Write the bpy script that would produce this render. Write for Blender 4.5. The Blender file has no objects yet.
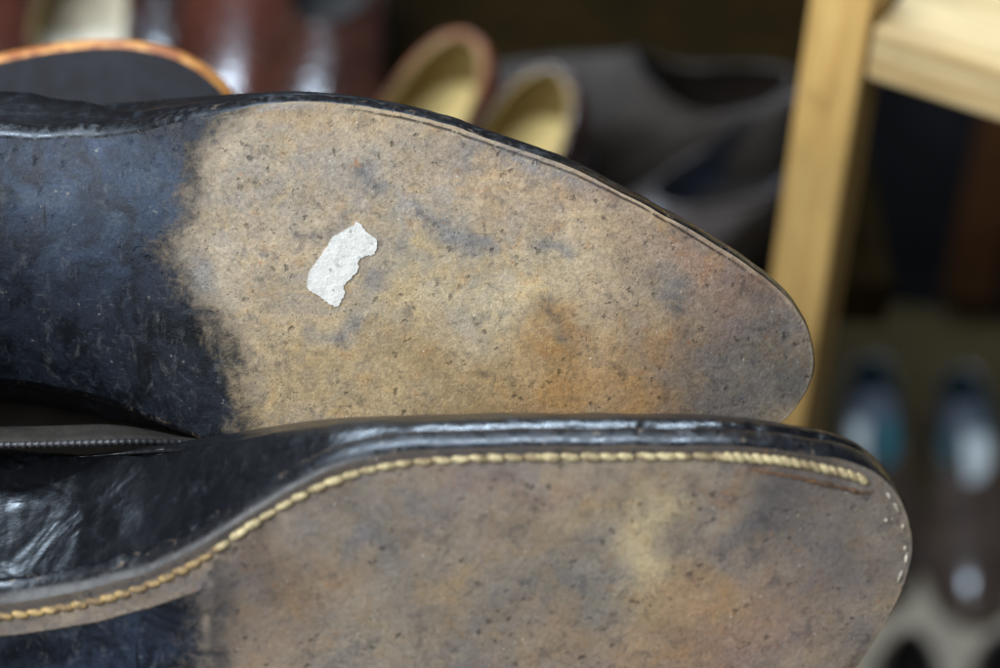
import bpy, bmesh, math, random
import numpy as np
from mathutils import Vector, Matrix, Euler

random.seed(7)
rng = np.random.RandomState(11)
scene = bpy.context.scene
COL = scene.collection
R = math.radians

# ------------------------------------------------------------------ camera
F = 50.0 / 23.5 * 1000.0            # focal length in photo pixels
CX, CY = 500.0, 334.0
PITCH, ROLL = 40.0, 2.2
CAM = Vector((0, 0, 1.40))
cam_d = bpy.data.cameras.new('camera')
cam = bpy.data.objects.new('camera', cam_d)
COL.objects.link(cam)
cam_d.lens = 50.0
cam_d.sensor_width = 23.5
cam_d.sensor_fit = 'HORIZONTAL'
cam_d.clip_start = 0.02
cam_d.clip_end = 50
cam_d.dof.use_dof = True
cam_d.dof.focus_distance = 0.533
cam_d.dof.aperture_fstop = 4.5
cam_rot = (Matrix.Rotation(R(90 - PITCH), 4, 'X') @ Matrix.Rotation(R(ROLL), 4, 'Z'))
cam.matrix_world = Matrix.Translation(CAM) @ cam_rot
scene.camera = cam
CR = cam_rot.to_3x3()
CRI = CR.inverted()


def ray(px, py):
    return CR @ Vector(((px - CX) / F, -(py - CY) / F, -1.0))


def W(px, py, depth):
    return CAM + ray(px, py) * depth


def on_z(px, py, z):
    d = ray(px, py)
    return CAM + d * ((z - CAM.z) / d.z)


def pix(p):
    c = CRI @ (Vector(p) - CAM)
    return CX + c.x / -c.z * F, CY - c.y / -c.z * F


# ------------------------------------------------------------------ colours
def lin(c, k=1.0):
    out = []
    for v in c:
        v = v / 255.0
        out.append((v / 12.92 if v <= 0.04045 else ((v + 0.055) / 1.055) ** 2.4) * k)
    return tuple(out)


def lin_np(a):
    a = a / 255.0
    return np.where(a <= 0.04045, a / 12.92, ((a + 0.055) / 1.055) ** 2.4)


class NT:
    def __init__(self, name):
        self.m = bpy.data.materials.new(name)
        self.m.use_nodes = True
        self.t = self.m.node_tree
        self.b = self.t.nodes['Principled BSDF']
        self._co = None

    def node(self, typ, **kw):
        n = self.t.nodes.new(typ)
        for k, v in kw.items():
            setattr(n, k, v)
        return n

    def put(self, sock, v):
        if isinstance(v, bpy.types.NodeSocket):
            self.t.links.new(v, sock)
        elif isinstance(v, (tuple, list)) and len(v) == 3 and sock.type == 'RGBA':
            sock.default_value = (*v, 1)
        else:
            sock.default_value = v

    def co(self):
        if self._co is None:
            self._co = self.node('ShaderNodeTexCoord').outputs['Object']
        return self._co

    def mapped(self, scale=(1, 1, 1), rot=(0, 0, 0), loc=(0, 0, 0)):
        n = self.node('ShaderNodeMapping')
        self.put(n.inputs['Vector'], self.co())
        n.inputs['Scale'].default_value = scale
        n.inputs['Rotation'].default_value = rot
        n.inputs['Location'].default_value = loc
        return n.outputs['Vector']

    def noise(self, scale, detail=4, rough=0.55, dist=0.0, vec=None, loc=(0, 0, 0)):
        n = self.node('ShaderNodeTexNoise')
        if vec is None:
            vec = self.mapped(loc=loc) if any(loc) else self.co()
        self.put(n.inputs['Vector'], vec)
        n.inputs['Scale'].default_value = scale
        n.inputs['Detail'].default_value = detail
        n.inputs['Roughness'].default_value = rough
        n.inputs['Distortion'].default_value = dist
        return n.outputs['Fac']

    def voro(self, scale, vec=None, feature='F1', rand=1.0):
        n = self.node('ShaderNodeTexVoronoi', feature=feature)
        self.put(n.inputs['Vector'], vec if vec is not None else self.co())
        n.inputs['Scale'].default_value = scale
        n.inputs['Randomness'].default_value = rand
        return n.outputs['Distance']

    def step(self, v, lo, hi, a=0.0, b=1.0):
        n = self.node('ShaderNodeMapRange', interpolation_type='SMOOTHSTEP')
        self.put(n.inputs[0], v)
        n.inputs[1].default_value = lo
        n.inputs[2].default_value = hi
        n.inputs[3].default_value = a
        n.inputs[4].default_value = b
        return n.outputs[0]

    def math(self, op, a, b=0.0, c=0.0):
        n = self.node('ShaderNodeMath', operation=op)
        self.put(n.inputs[0], a)
        self.put(n.inputs[1], b)
        if op == 'MULTIPLY_ADD':
            self.put(n.inputs[2], c)
        return n.outputs[0]

    def mul(self, a, b): return self.math('MULTIPLY', a, b)
    def add(self, a, b): return self.math('ADD', a, b)
    def sub(self, a, b): return self.math('SUBTRACT', a, b)
    def inv(self, a): return self.math('SUBTRACT', 1.0, a)

    def mix(self, fac, a, b, mode='MIX'):
        n = self.node('ShaderNodeMix', data_type='RGBA', blend_type=mode)
        self.put(n.inputs[0], fac)
        self.put(n.inputs[6], a)
        self.put(n.inputs[7], b)
        return n.outputs[2]

    def gain(self, col, v):
        """multiply a colour by a scalar value"""
        n = self.node('ShaderNodeVectorMath', operation='SCALE')
        self.put(n.inputs[0], col)
        self.put(n.inputs['Scale'], v)
        return n.outputs[0]

    def tint(self, col, rgb):
        n = self.node('ShaderNodeVectorMath', operation='MULTIPLY')
        self.put(n.inputs[0], col)
        n.inputs[1].default_value = rgb
        return n.outputs[0]

    def attr(self, name):
        n = self.node('ShaderNodeAttribute', attribute_name=name)
        return n

    def bump(self, h, strength=0.5, dist=0.001, normal=None):
        n = self.node('ShaderNodeBump')
        n.inputs['Strength'].default_value = strength
        n.inputs['Distance'].default_value = dist
        self.put(n.inputs['Height'], h)
        if normal is not None:
            self.put(n.inputs['Normal'], normal)
        return n.outputs['Normal']

    def done(self, col=None, rough=None, normal=None, spec=None, **kw):
        if col is not None: self.put(self.b.inputs['Base Color'], col)
        if rough is not None: self.put(self.b.inputs['Roughness'], rough)
        if normal is not None: self.put(self.b.inputs['Normal'], normal)
        if spec is not None: self.put(self.b.inputs['Specular IOR Level'], spec)
        for k, v in kw.items():
            self.put(self.b.inputs[k.replace('_', ' ')], v)
        return self.m


# ------------------------------------------------------------------ materials
def worn_sole(name, seed, k_blot=1.0, fine=1.0, waist_k=1.0, rim_k=1.0):
    n = NT(name)
    off = (seed * 0.37, seed * 0.21, seed * 0.11)

    def L(dx, dy=0.0, dz=0.0):
        return (off[0] + dx, off[1] + dy, off[2] + dz)
    st = n.attr('stain').outputs['Color']
    mk = n.attr('mask')
    sep = n.node('ShaderNodeSeparateColor')
    n.put(sep.inputs[0], mk.outputs['Color'])
    black, edge, gloss = sep.outputs[0], sep.outputs[1], sep.outputs[2]
    crack = mk.outputs['Alpha']
    # a warped coordinate, so that nothing in the wear comes out round
    wn = n.node('ShaderNodeTexNoise')
    n.put(wn.inputs['Vector'], n.co())
    wn.inputs['Scale'].default_value = 420
    wn.inputs['Detail'].default_value = 3
    wv = n.node('ShaderNodeVectorMath', operation='MULTIPLY_ADD')
    n.put(wv.inputs[0], wn.outputs['Color'])
    wv.inputs[1].default_value = (.0035, .0035, .0035)
    n.put(wv.inputs[2], n.co())
    warp = wv.outputs[0]
    col = st
    c1 = n.noise(70, 6, 0.62, 0.4, loc=off)
    col = n.gain(col, n.step(c1, 0.28, 0.72, 0.78, 1.18))
    # tan yellow leather showing through
    t1 = n.noise(105, 8, 0.66, 0.7, loc=L(1, 4))
    col = n.mix(n.step(t1, 0.48, 0.66, 0.0, 0.65 * k_blot), col, n.tint(st, (1.12, 1.0, .76)))
    # grey blue scuff patches, large and small
    g0 = n.noise(60, 7, 0.68, 0.8, loc=L(6, 2))
    col = n.mix(n.step(g0, 0.48, 0.64, 0.0, 0.85 * k_blot), col, n.tint(st, (.84, .90, 1.06)))
    g1 = n.noise(190, 8, 0.70, 0.6, loc=L(3))
    col = n.mix(n.step(g1, 0.51, 0.68, 0.0, 0.80 * k_blot), col, n.tint(st, (.46, .49, .58)))
    g2 = n.noise(330, 7, 0.72, 0.8, loc=L(9, 3))
    g2m = n.mul(n.step(g2, 0.55, 0.68, 0.0, 0.6 * k_blot), n.step(n.noise(55, 4, .6, .5, loc=L(4, 9)), .44, .60))
    col = n.mix(g2m, col, n.tint(st, (.38, .40, .46)))
    # rust flecks
    o1 = n.noise(150, 8, 0.70, 0.5, loc=L(0, 5))
    col = n.mix(n.step(o1, 0.55, 0.70, 0.0, 0.55 * k_blot), col, n.tint(st, (1.0, .72, .50)))
    o2 = n.noise(480, 5, 0.66, 0.5, loc=L(0, 15))
    col = n.mix(n.mul(n.step(o2, 0.60, 0.70, 0.0, 0.6), n.step(t1, 0.46, 0.60)), col, lin((140, 90, 54)))
    # pale bare patches
    p1 = n.noise(240, 7, 0.70, 0.3, loc=L(0, 0, 9))
    col = n.mix(n.step(p1, 0.55, 0.70, 0.0, 0.70 * k_blot), col, n.tint(st, (1.22, 1.26, 1.30)))
    # scratches running across and along
    s1 = n.noise(900, 3, 0.6, 0.25, vec=n.mapped(scale=(0.12, 1, 1), rot=(0, 0, R(24))))
    sm = n.mul(n.step(s1, 0.63, 0.71, 0.0, 0.5), n.step(n.noise(60, 2), 0.48, 0.62))
    col = n.mix(sm, col, lin((92, 84, 76)))
    # grain
    f1 = n.noise(1500, 4, 0.7, loc=off)
    f2 = n.noise(650, 6, 0.68, 0.4, loc=L(1))
    col = n.gain(col, n.step(f1, 0.28, 0.72, 1 - 0.17 * fine, 1 + 0.16 * fine))
    col = n.gain(col, n.step(f2, 0.30, 0.70, 1 - 0.20 * fine, 1 + 0.18 * fine))
    # ragged dark pits, clustered
    pr = n.add(n.voro(300, vec=warp), n.mul(n.noise(900, 4, .7), 0.55))
    pits = n.mul(n.step(pr, 0.36, 0.54, 1.0, 0.0), n.step(n.noise(80, 5, 0.65, loc=L(0, 7)), 0.45, 0.60))
    col = n.mix(n.mul(pits, 0.62), col, n.tint(st, (.22, .22, .25)))
    pr2 = n.add(n.voro(760, vec=warp), n.mul(n.noise(1400, 3, .7), 0.5))
    pits2 = n.mul(n.step(pr2, 0.32, 0.44, 1.0, 0.0), n.step(n.noise(70, 4, 0.6, loc=L(0, 17)), 0.38, 0.56))
    col = n.mix(n.mul(pits2, 0.75), col, n.tint(st, (.30, .28, .27)))
    # small pale specks of grit
    sr = n.add(n.voro(520, vec=n.mapped(loc=(1.7, .3, .2))), n.mul(n.noise(1600, 2), .2))
    sp = n.mul(n.step(sr, 0.17, 0.23, 1.0, 0.0), n.step(n.noise(120, 3, loc=(4, 4, 0)), 0.54, 0.62))
    col = n.mix(n.mul(sp, 0.55), col, lin((214, 208, 196)))
    # scuffed pale rim, and the dark split between the layers of the sole
    en = n.noise(260, 5, 0.65, loc=L(0, 2, 2))
    en2 = n.noise(45, 4, 0.6, loc=L(0, 8, 2))
    rim = n.step(n.add(edge, n.mul(n.sub(en, 0.5), 0.30)), 0.02, 0.12, 1.0, 0.0)
    col = n.mix(n.mul(rim, n.step(en2, .38, .6, .15 * rim_k, .75 * rim_k)), col, lin((168, 152, 128)))
    ed = n.math('ABSOLUTE', n.sub(n.add(edge, n.mul(n.sub(en2, .5), .16)), 0.135))
    split = n.mul(n.step(ed, 0.012, 0.04, 1.0, 0.0), n.mul(crack, n.step(en, .36, .5)))
    col = n.mix(n.mul(split, .85), col, lin((46, 38, 34)))
    wax = n.mul(gloss, n.step(n.noise(140, 6, .7, .5, loc=L(2, 2)), .40, .56))
    col = n.mix(n.mul(wax, .7), col, lin((112, 110, 112)))
    # black waist paint with a ragged border and grey scuffs, sheen and shade painted in
    bn = n.add(black, n.add(n.mul(n.sub(n.noise(60, 6, 0.66, 0.6), 0.5), 1.1),
                            n.add(n.mul(n.sub(n.noise(210, 6, 0.74, 0.8), 0.5), 1.0), n.mul(n.sub(n.noise(700, 4, 0.7), 0.5), .5))))
    bm = n.step(bn, 0.20, 0.86)
    halo = n.step(n.add(black, n.mul(n.sub(n.noise(130, 7, .72, .5, loc=L(3, 3)), .5), .9)), 0.02, 0.46)
    col = n.mix(n.mul(halo, .72), col, n.tint(st, (.42, .43, .46)))
    dirt = n.noise(85, 8, 0.72, 0.6, loc=L(2, 2, 2))
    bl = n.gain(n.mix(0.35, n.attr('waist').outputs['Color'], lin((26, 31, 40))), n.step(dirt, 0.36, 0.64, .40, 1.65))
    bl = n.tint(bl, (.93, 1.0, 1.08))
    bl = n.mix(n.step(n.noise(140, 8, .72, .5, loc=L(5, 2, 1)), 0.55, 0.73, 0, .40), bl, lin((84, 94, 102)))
    stre = n.noise(300, 6, 0.7, 0.5, vec=n.mapped(scale=(1, 0.4, 1), rot=(0, 0, R(-14))))
    bl = n.mix(n.step(stre, 0.54, 0.72, 0, 0.45), bl, lin((88, 90, 92)))
    fs_ = n.noise(1300, 3, .6, .2, vec=n.mapped(scale=(.03, 1, 1), rot=(0, 0, R(52))))
    bl = n.mix(n.mul(n.step(fs_, .60, .72, 0, .28), n.step(dirt, .46, .6)), bl, lin((112, 112, 110)))
    spr = n.add(n.voro(260, vec=warp), n.mul(n.noise(900, 3, .7), .5))
    bl = n.mix(n.mul(n.step(spr, 0.30, 0.38, 0.45, 0.0), n.step(dirt, 0.47, 0.6)), bl, lin((150, 146, 136)))
    scratch = n.noise(480, 2, 0.5, 0.15, vec=n.mapped(scale=(1, 0.06, 1), rot=(0, 0, R(-10))))
    bl = n.mix(n.step(scratch, 0.66, 0.72, 0, 0.7), bl, lin((6, 7, 10)))
    bl = n.gain(bl, n.step(f1, .3, .7, .75, 1.3))
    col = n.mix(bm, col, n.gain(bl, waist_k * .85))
    h = n.add(n.mul(f1, 0.30), n.add(n.mul(f2, 0.55), n.mul(c1, 0.8)))
    h = n.sub(h, n.add(n.mul(pits, 0.8), n.mul(pits2, 0.4)))
    h = n.mul(h, n.step(bm, 0.0, 1.0, 1.0, 0.45))
    h = n.sub(h, n.add(n.mul(split, 1.2), n.mul(bm, .25)))
    nor = n.bump(h, 0.65, 0.0008)
    glm = n.mul(gloss, n.step(n.noise(330, 4, 0.65), 0.42, 0.58))
    ro = n.sub(n.step(f2, 0.3, 0.7, 0.72, 0.88), n.mul(bm, n.step(dirt, 0.35, 0.65, 0.36, 0.20)))
    ro = n.sub(ro, n.mul(glm, 0.50))
    return n.done(col, ro, nor, n.add(n.step(bm, 0, 1, .30, .20), n.mul(glm, .4)))


def leather(name, base, scuff, rough=0.32, wrinkle=0.5, seed=0, grain=900, scuff_amt=0.6, spec=0.5, wk=1.0, chips=0.0):
    n = NT(name)
    off = (seed * .3 + .1, seed * .17, seed * .05)
    a = n.noise(95, 7, 0.66, 0.8, loc=off)
    b = n.noise(420, 5, 0.65, 0.3, vec=n.mapped(scale=(1, 0.4, 0.6), rot=(0, 0, R(35)), loc=off))
    m = n.mul(n.step(a, 0.46, 0.66), n.step(b, 0.45, 0.66))
    col = n.mix(n.mul(m, scuff_amt), base, scuff)
    tone = n.noise(28, 4, 0.6, loc=off)
    col = n.gain(col, n.step(tone, 0.3, 0.7, 0.7, 1.3))
    if chips:
        cm = n.mul(n.step(n.noise(330, 6, .7, .4, loc=off), .57, .66), n.step(n.noise(60, 3, .6, loc=off), .42, .58))
        col = n.mix(n.mul(cm, chips), col, lin((112, 98, 84)))
    g = n.voro(grain)
    w1 = n.noise(75 * wk, 2.5, 0.5, 0.9, loc=off)
    w2 = n.noise(150 * wk, 2.0, 0.5, 0.4, vec=n.mapped(scale=(1, 0.35, 0.5), rot=(0, 0, R(-50)), loc=off))
    h = n.add(n.mul(w1, wrinkle), n.add(n.mul(w2, wrinkle * .7), n.mul(g, 0.02 if wrinkle > .1 else 0.008)))
    nor = n.bump(h, 0.6, 0.0024)
    rv = .3 if wk < 1 else 1.0
    ro = n.add(n.step(b, 0.3, 0.7, rough - 0.06 * rv, rough + 0.14 * rv), n.mul(m, 0.15 * rv))
    return n.done(col, ro, nor, spec)


def plain(name, base, rough=0.6, var=0.25, scale=60, spec=0.4, bump=0.2):
    n = NT(name)
    a = n.noise(scale, 6, 0.62, 0.3)
    f = n.noise(scale * 12, 3, 0.6)
    col = n.gain(base, n.add(n.step(a, 0.3, 0.7, 1 - var, 1 + var), n.mul(n.sub(f, 0.5), var)))
    return n.done(col, n.step(f, 0.3, 0.7, rough - .06, rough + .08), n.bump(n.add(a, n.mul(f, .3)), bump, 0.001), spec)


def wood(name, base, dark, axis='X', rough=0.55):
    n = NT(name)
    sc = {'X': (0.05, 1, 1), 'Y': (1, 0.05, 1), 'Z': (1, 1, 0.05)}[axis]
    v = n.mapped(scale=sc)
    a = n.noise(140, 5, 0.62, 1.2, vec=v)
    b = n.noise(520, 3, 0.6, 0.2, vec=v)
    t = n.noise(9, 3, 0.5, 0.4)
    col = n.mix(n.step(a, 0.38, 0.68, 0, 0.75), base, dark)
    col = n.gain(col, n.mul(n.step(b, 0.3, 0.7, 0.86, 1.1), n.step(t, 0.3, 0.7, 0.85, 1.12)))
    sm = n.step(n.noise(16, 6, 0.7, 0.5, loc=(3, 1, 2)), 0.56, 0.72, 0, .45)
    col = n.mix(sm, col, lin((96, 80, 60)))
    return n.done(col, n.step(b, 0.3, 0.7, rough - .08, rough + .08), n.bump(n.add(a, b), 0.25, 0.0006), 0.4)


# ------------------------------------------------------------------ mesh helpers
def link_mesh(name, verts, faces, mat, parent=None, smooth=True, merge=True, subdiv=0, bevel=0):
    me = bpy.data.meshes.new(name)
    me.from_pydata([tuple(v) for v in verts], [], faces)
    if merge:
        bm = bmesh.new()
        bm.from_mesh(me)
        bmesh.ops.remove_doubles(bm, verts=bm.verts, dist=1e-7)
        bmesh.ops.recalc_face_normals(bm, faces=bm.faces)
        bm.to_mesh(me)
        bm.free()
    me.update()
    if smooth:
        me.polygons.foreach_set('use_smooth', [True] * len(me.polygons))
    if mat is not None:
        me.materials.append(mat)
    o = bpy.data.objects.new(name, me)
    COL.objects.link(o)
    if parent is not None:
        o.parent = parent
    if bevel:
        b = o.modifiers.new('bevel', 'BEVEL')
        b.width = bevel
        b.segments = 2
        b.limit_method = 'ANGLE'
    if subdiv:
        s = o.modifiers.new('sub', 'SUBSURF')
        s.levels = s.render_levels = subdiv
    return o


def thing(name, label, cat, mw=None, group=None):
    o = bpy.data.objects.new(name, None)
    o.empty_display_size = 0.02
    COL.objects.link(o)
    if mw is not None:
        o.matrix_world = mw
    o['label'] = label
    o['category'] = cat
    if group:
        o['group'] = group
    return o


def loft(rings, close_ring=True):
    """rings: list of equal-length point lists"""
    n = len(rings[0])
    verts = [p for r in rings for p in r]
    faces = []
    for j in range(len(rings) - 1):
        for i in range(n if close_ring else n - 1):
            k = (i + 1) % n
            faces.append((j * n + i, j * n + k, (j + 1) * n + k, (j + 1) * n + i))
    return verts, faces


def tube(path, rad, seg=8, closed=False, rfun=None):
    verts, faces = [], []
    n = len(path)
    up = Vector((0, 0, 1))
    for i, p in enumerate(path):
        a = path[(i - 1) % n] if (closed or i > 0) else path[i]
        b = path[(i + 1) % n] if (closed or i < n - 1) else path[i]
        t = (Vector(b) - Vector(a)).normalized()
        s = t.cross(up)
        if s.length < 1e-4:
            s = t.cross(Vector((1, 0, 0)))
        s.normalize()
        q = s.cross(t)
        r = rad if rfun is None else rfun(i)
        for k in range(seg):
            an = 2 * math.pi * k / seg
            verts.append(Vector(p) + s * (math.cos(an) * r) + q * (math.sin(an) * r))
    for i in range(n if closed else n - 1):
        for k in range(seg):
            faces.append((i * seg + k, i * seg + (k + 1) % seg,
                          ((i + 1) % n) * seg + (k + 1) % seg, ((i + 1) % n) * seg + k))
    if not closed:
        faces.append(tuple(range(seg)))
        faces.append(tuple((n - 1) * seg + k for k in range(seg)))
    return verts, faces


def catmull(pts, closed=True, sub=12):
    out = []
    n = len(pts)
    for i in range(n if closed else n - 1):
        p0 = np.array(pts[(i - 1) % n] if (closed or i > 0) else pts[i], float)
        p1 = np.array(pts[i], float)
        p2 = np.array(pts[(i + 1) % n], float)
        p3 = np.array(pts[(i + 2) % n] if (closed or i < n - 2) else pts[(i + 1) % n], float)
        for k in range(sub):
            t = k / sub
            out.append(0.5 * ((2 * p1) + (-p0 + p2) * t + (2 * p0 - 5 * p1 + 4 * p2 - p3) * t * t
                              + (-p0 + 3 * p1 - 3 * p2 + p3) * t ** 3))
    if not closed:
        out.append(np.array(pts[-1], float))
    return np.array(out)


def resample(c, n, closed=True):
    if closed:
        c = np.vstack([c, c[:1]])
    d = np.r_[0, np.cumsum(np.linalg.norm(np.diff(c, axis=0), axis=1))]
    s = np.linspace(0, d[-1], n + 1)[:-1] if closed else np.linspace(0, d[-1], n)
    return np.stack([np.interp(s, d, c[:, k]) for k in range(c.shape[1])], 1)


def box(name, size, mat, parent, loc, rot=None, bevel=0.0015):
    sx, sy, sz = [s / 2 for s in size]
    vs = [Vector((x, y, z)) for x in (-sx, sx) for y in (-sy, sy) for z in (-sz, sz)]
    fs = [(0, 1, 3, 2), (4, 6, 7, 5), (0, 4, 5, 1), (2, 3, 7, 6), (0, 2, 6, 4), (1, 5, 7, 3)]
    o = link_mesh(name, vs, fs, mat, parent, smooth=False, bevel=bevel)
    o.location = loc
    if rot is not None:
        o.rotation_euler = rot
    return o


def sstep(x, a, b):
    t = np.clip((x - a) / (b - a), 0, 1)
    return t * t * (3 - 2 * t)


def outline_normals(O):
    t = np.roll(O, -1, 0) - np.roll(O, 1, 0)
    t /= np.linalg.norm(t, axis=1)[:, None] + 1e-12
    nrm = np.stack([t[:, 1], -t[:, 0]], 1)
    area = 0.5 * np.sum(O[:, 0] * np.roll(O[:, 1], -1) - np.roll(O[:, 0], -1) * O[:, 1])
    return nrm if area > 0 else -nrm


# ------------------------------------------------------------------ the shoe builder
# local frame: x heel to toe, y across, z from the sole up to the foot
def build_shoe(root, O, axis, zb, mats, edge=(0.001, 0.004), edge_fn=None, bulge_fn=None, zbulge=0.018,
               top=None, paint=None, rings=40, toe_h=0.036, heel_h=0.055, lin_in=0.0028, binding=0.0018,
               bead=False, insole=True, sole_name='sole', vamp_levels=14, hz_range=(.35, .85)):
    """O: (N,2) sole outline starting at the heel; axis: function x->y with clamps; zb(x,y)->z of sole face"""
    N = len(O)
    nr = outline_normals(O)
    ax = axis(O)
    edge_o = np.array([edge_fn(p, m)[0] if edge_fn else edge[0] for p, m in zip(O, nr)])
    edge_z = np.array([edge_fn(p, m)[1] if edge_fn else edge[1] for p, m in zip(O, nr)])
    # sole face
    vs, fs = [], []
    ts = np.r_[np.linspace(0, 0.82, rings // 2), np.linspace(0.83, 1.0, rings - rings // 2)]
    dist = []
    L = np.linalg.norm(O - ax, axis=1)
    for t in ts:
        P = ax + (O - ax) * t
        z = zb(P[:, 0], P[:, 1])
        for i in range(N):
            vs.append((P[i, 0], P[i, 1], z[i]))
            dist.append(L[i] * (1 - t))
    for j in range(len(ts) - 1):
        for i in range(N):
            k = (i + 1) % N
            fs.append((j * N + i, j * N + k, (j + 1) * N + k, (j + 1) * N + i))
    zO = zb(O[:, 0], O[:, 1])
    sole = link_mesh(sole_name, vs, fs, mats['sole'], root, merge=False)
    if paint is not None:
        me = sole.data
        V = np.array(vs)
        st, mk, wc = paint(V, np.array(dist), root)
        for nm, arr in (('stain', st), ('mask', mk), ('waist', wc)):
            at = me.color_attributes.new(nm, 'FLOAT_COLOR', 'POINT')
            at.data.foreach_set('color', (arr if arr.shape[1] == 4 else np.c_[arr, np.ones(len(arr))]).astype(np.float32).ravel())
    # make the sole face look outward (-z)
    bm = bmesh.new()
    bm.from_mesh(sole.data)
    bm.normal_update()
    if sum(f.normal.z * f.calc_area() for f in bm.faces) > 0:
        bmesh.ops.reverse_faces(bm, faces=bm.faces)
    bm.to_mesh(sole.data)
    bm.free()
    # rounded sole edge (the welt)
    prof = []
    s0_, s1_, c0_, c1_ = math.sin(R(20)), math.sin(R(72)), math.cos(R(20)), math.cos(R(72))
    for a in np.linspace(20, 72, 10):
        prof.append(((math.sin(R(a)) - s0_) / (s1_ - s0_), (c0_ - math.cos(R(a))) / (c0_ - c1_)))
    er = []
    for (o, z) in prof:
        P = O + nr * (edge_o * o)[:, None]
        er.append([(P[i, 0], P[i, 1], zO[i] + edge_z[i] * z) for i in range(N)])
    P = O + nr * (edge_o)[:, None]
    er.append([(P[i, 0], P[i, 1], zO[i] + edge_z[i] * 1.25) for i in range(N)])
    P = O + nr * (edge_o - 0.0016)[:, None]
    er.append([(P[i, 0], P[i, 1], zO[i] + edge_z[i] * 1.45) for i in range(N)])
    P = O + nr * (edge_o - 0.006)[:, None]
    er.append([(P[i, 0], P[i, 1], zO[i] + edge_z[i] * 1.5) for i in range(N)])
    v, f = loft(er)
    link_mesh('welt', v, f, mats['welt'], root)
    # upper
    bul = np.array([bulge_fn(p, m) if bulge_fn else (0.0, zbulge) for p, m in zip(O, nr)])
    xs = (O[:, 0] - O[:, 0].min()) / (O[:, 0].max() - O[:, 0].min())
    base = np.c_[O + nr * (edge_o - 0.0022)[:, None], zO + edge_z * 1.4]
    side = np.c_[O + nr * bul[:, :1], zO + bul[:, 1]]
    hz = heel_h + (toe_h - heel_h) * sstep(xs, *hz_range)
    T = top
    ctrl = np.c_[O + (ax - O) * 0.06 + nr * bul[:, :1] * 0.6, zO + hz * 1.05]

    def section(shrink):
        rows = []
        b0 = base.copy(); s0 = side.copy(); c0 = ctrl.copy(); t0 = T.copy()
        if shrink:
            inn = (ax - O) / (L[:, None] + 1e-9)
            for q in (b0, s0, c0):
                q[:, :2] += inn * shrink
            b0[:, 2] += shrink
            tc = t0[:, :2].mean(0)
            d = tc - t0[:, :2]
            t0[:, :2] += d / (np.linalg.norm(d, axis=1)[:, None] + 1e-9) * shrink
            c0[:, 2] -= shrink
        for t in (0.0, 0.33, 0.66):
            rows.append((1 - t) ** 2 * b0 + 2 * t * (1 - t) * np.c_[s0[:, :2] * .36 + b0[:, :2] * .64, b0[:, 2] * .50 + s0[:, 2] * .50] + t * t * s0)
        for t in np.linspace(0, 1, vamp_levels):
            rows.append((1 - t) ** 2 * s0 + 2 * t * (1 - t) * c0 + t * t * t0)
        return rows
    rows = section(0)
    v, f = loft([[tuple(p) for p in r] for r in rows])
    up = link_mesh('upper', v, f, mats['upper'], root)
    rl = section(lin_in)[::-1]
    v, f = loft([[tuple(p) for p in r] for r in rl])
    link_mesh('lining', v, f, mats['lining'], root)
    if insole:
        P = O + (ax - O) * 0.0 + nr * (edge_o - 0.0045)[:, None]
        zi = zO + edge_z * 1.5 + 0.0035
        rr = []
        for t in np.linspace(0, 1, 8):
            Q = ax + (P - ax) * t
            rr.append([(Q[i, 0], Q[i, 1], zi[i] + 0.002 * t ** 3) for i in range(N)])
        v, f = loft(rr)
        link_mesh('insole', v, f, mats['insole'], root)
    if binding:
        path = [tuple(p) for p in T]
        if bead:
            rf = lambda i: binding * (1.0 + 0.35 * math.sin(i * 2.1))
        else:
            rf = None
        v, f = tube(path, binding, 8, True, rf)
        link_mesh('collar_binding', v, f, mats.get('binding', mats['upper']), root)
    return dict(nr=nr, zO=zO, ax=ax, sole=sole, upper=up)


def topline(N, x0, x1, yc0, yc1, hw, zheel, zside, zfront, zfun=None, sgn=1):
    """closed curve from the heel round the opening, matched by index with the outline"""
    out = np.zeros((N, 3))
    for i in range(N):
        a = 2 * math.pi * i / N
        c = math.cos(a)
        x = (x0 + x1) / 2 - (x1 - x0) / 2 * c
        k = (x - x0) / (x1 - x0)
        y = (yc0 + (yc1 - yc0) * k) + sgn * hw * math.sin(a) * (1.0 - 0.12 * k)
        z = zside + (zheel - zside) * sstep(-c, -1, -0.1) * 0 + (zheel - zside) * max(0, c) ** 2 + (zfront - zside) * max(0, -c) ** 2
        out[i] = (x, y, z)
    return out


# --------------------------------------------------- generic shoes for behind
LAT = [(0.0, 0.0), (.012, .15), (.05, .25), (.12, .31), (.26, .33), (.42, .34), (.56, .42), (.68, .49), (.76, .50), (.86, .44), (.94, .31), (.985, .15)]
MED = [(1.0, 0.0), (.985, -.14), (.94, -.27), (.86, -.38), (.76, -.45), (.66, -.44), (.55, -.36), (.42, -.28), (.26, -.29), (.12, -.29), (.05, -.24), (.012, -.15)]


def generic_outline(L, Wd, N=120, mirror=1, toe=0.0):
    pts = []
    for (x, y) in LAT + MED:
        xx = x
        if x > 0.8 and toe:
            xx = x + toe * (x - 0.8) * (1 - abs(y) * 1.5)
        pts.append((xx * L, y * Wd * mirror))
    c = catmull(pts, True, 10)
    O = resample(c, N)
    j = int(np.argmin(O[:, 0]))
    return np.roll(O, -j, 0)


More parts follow.
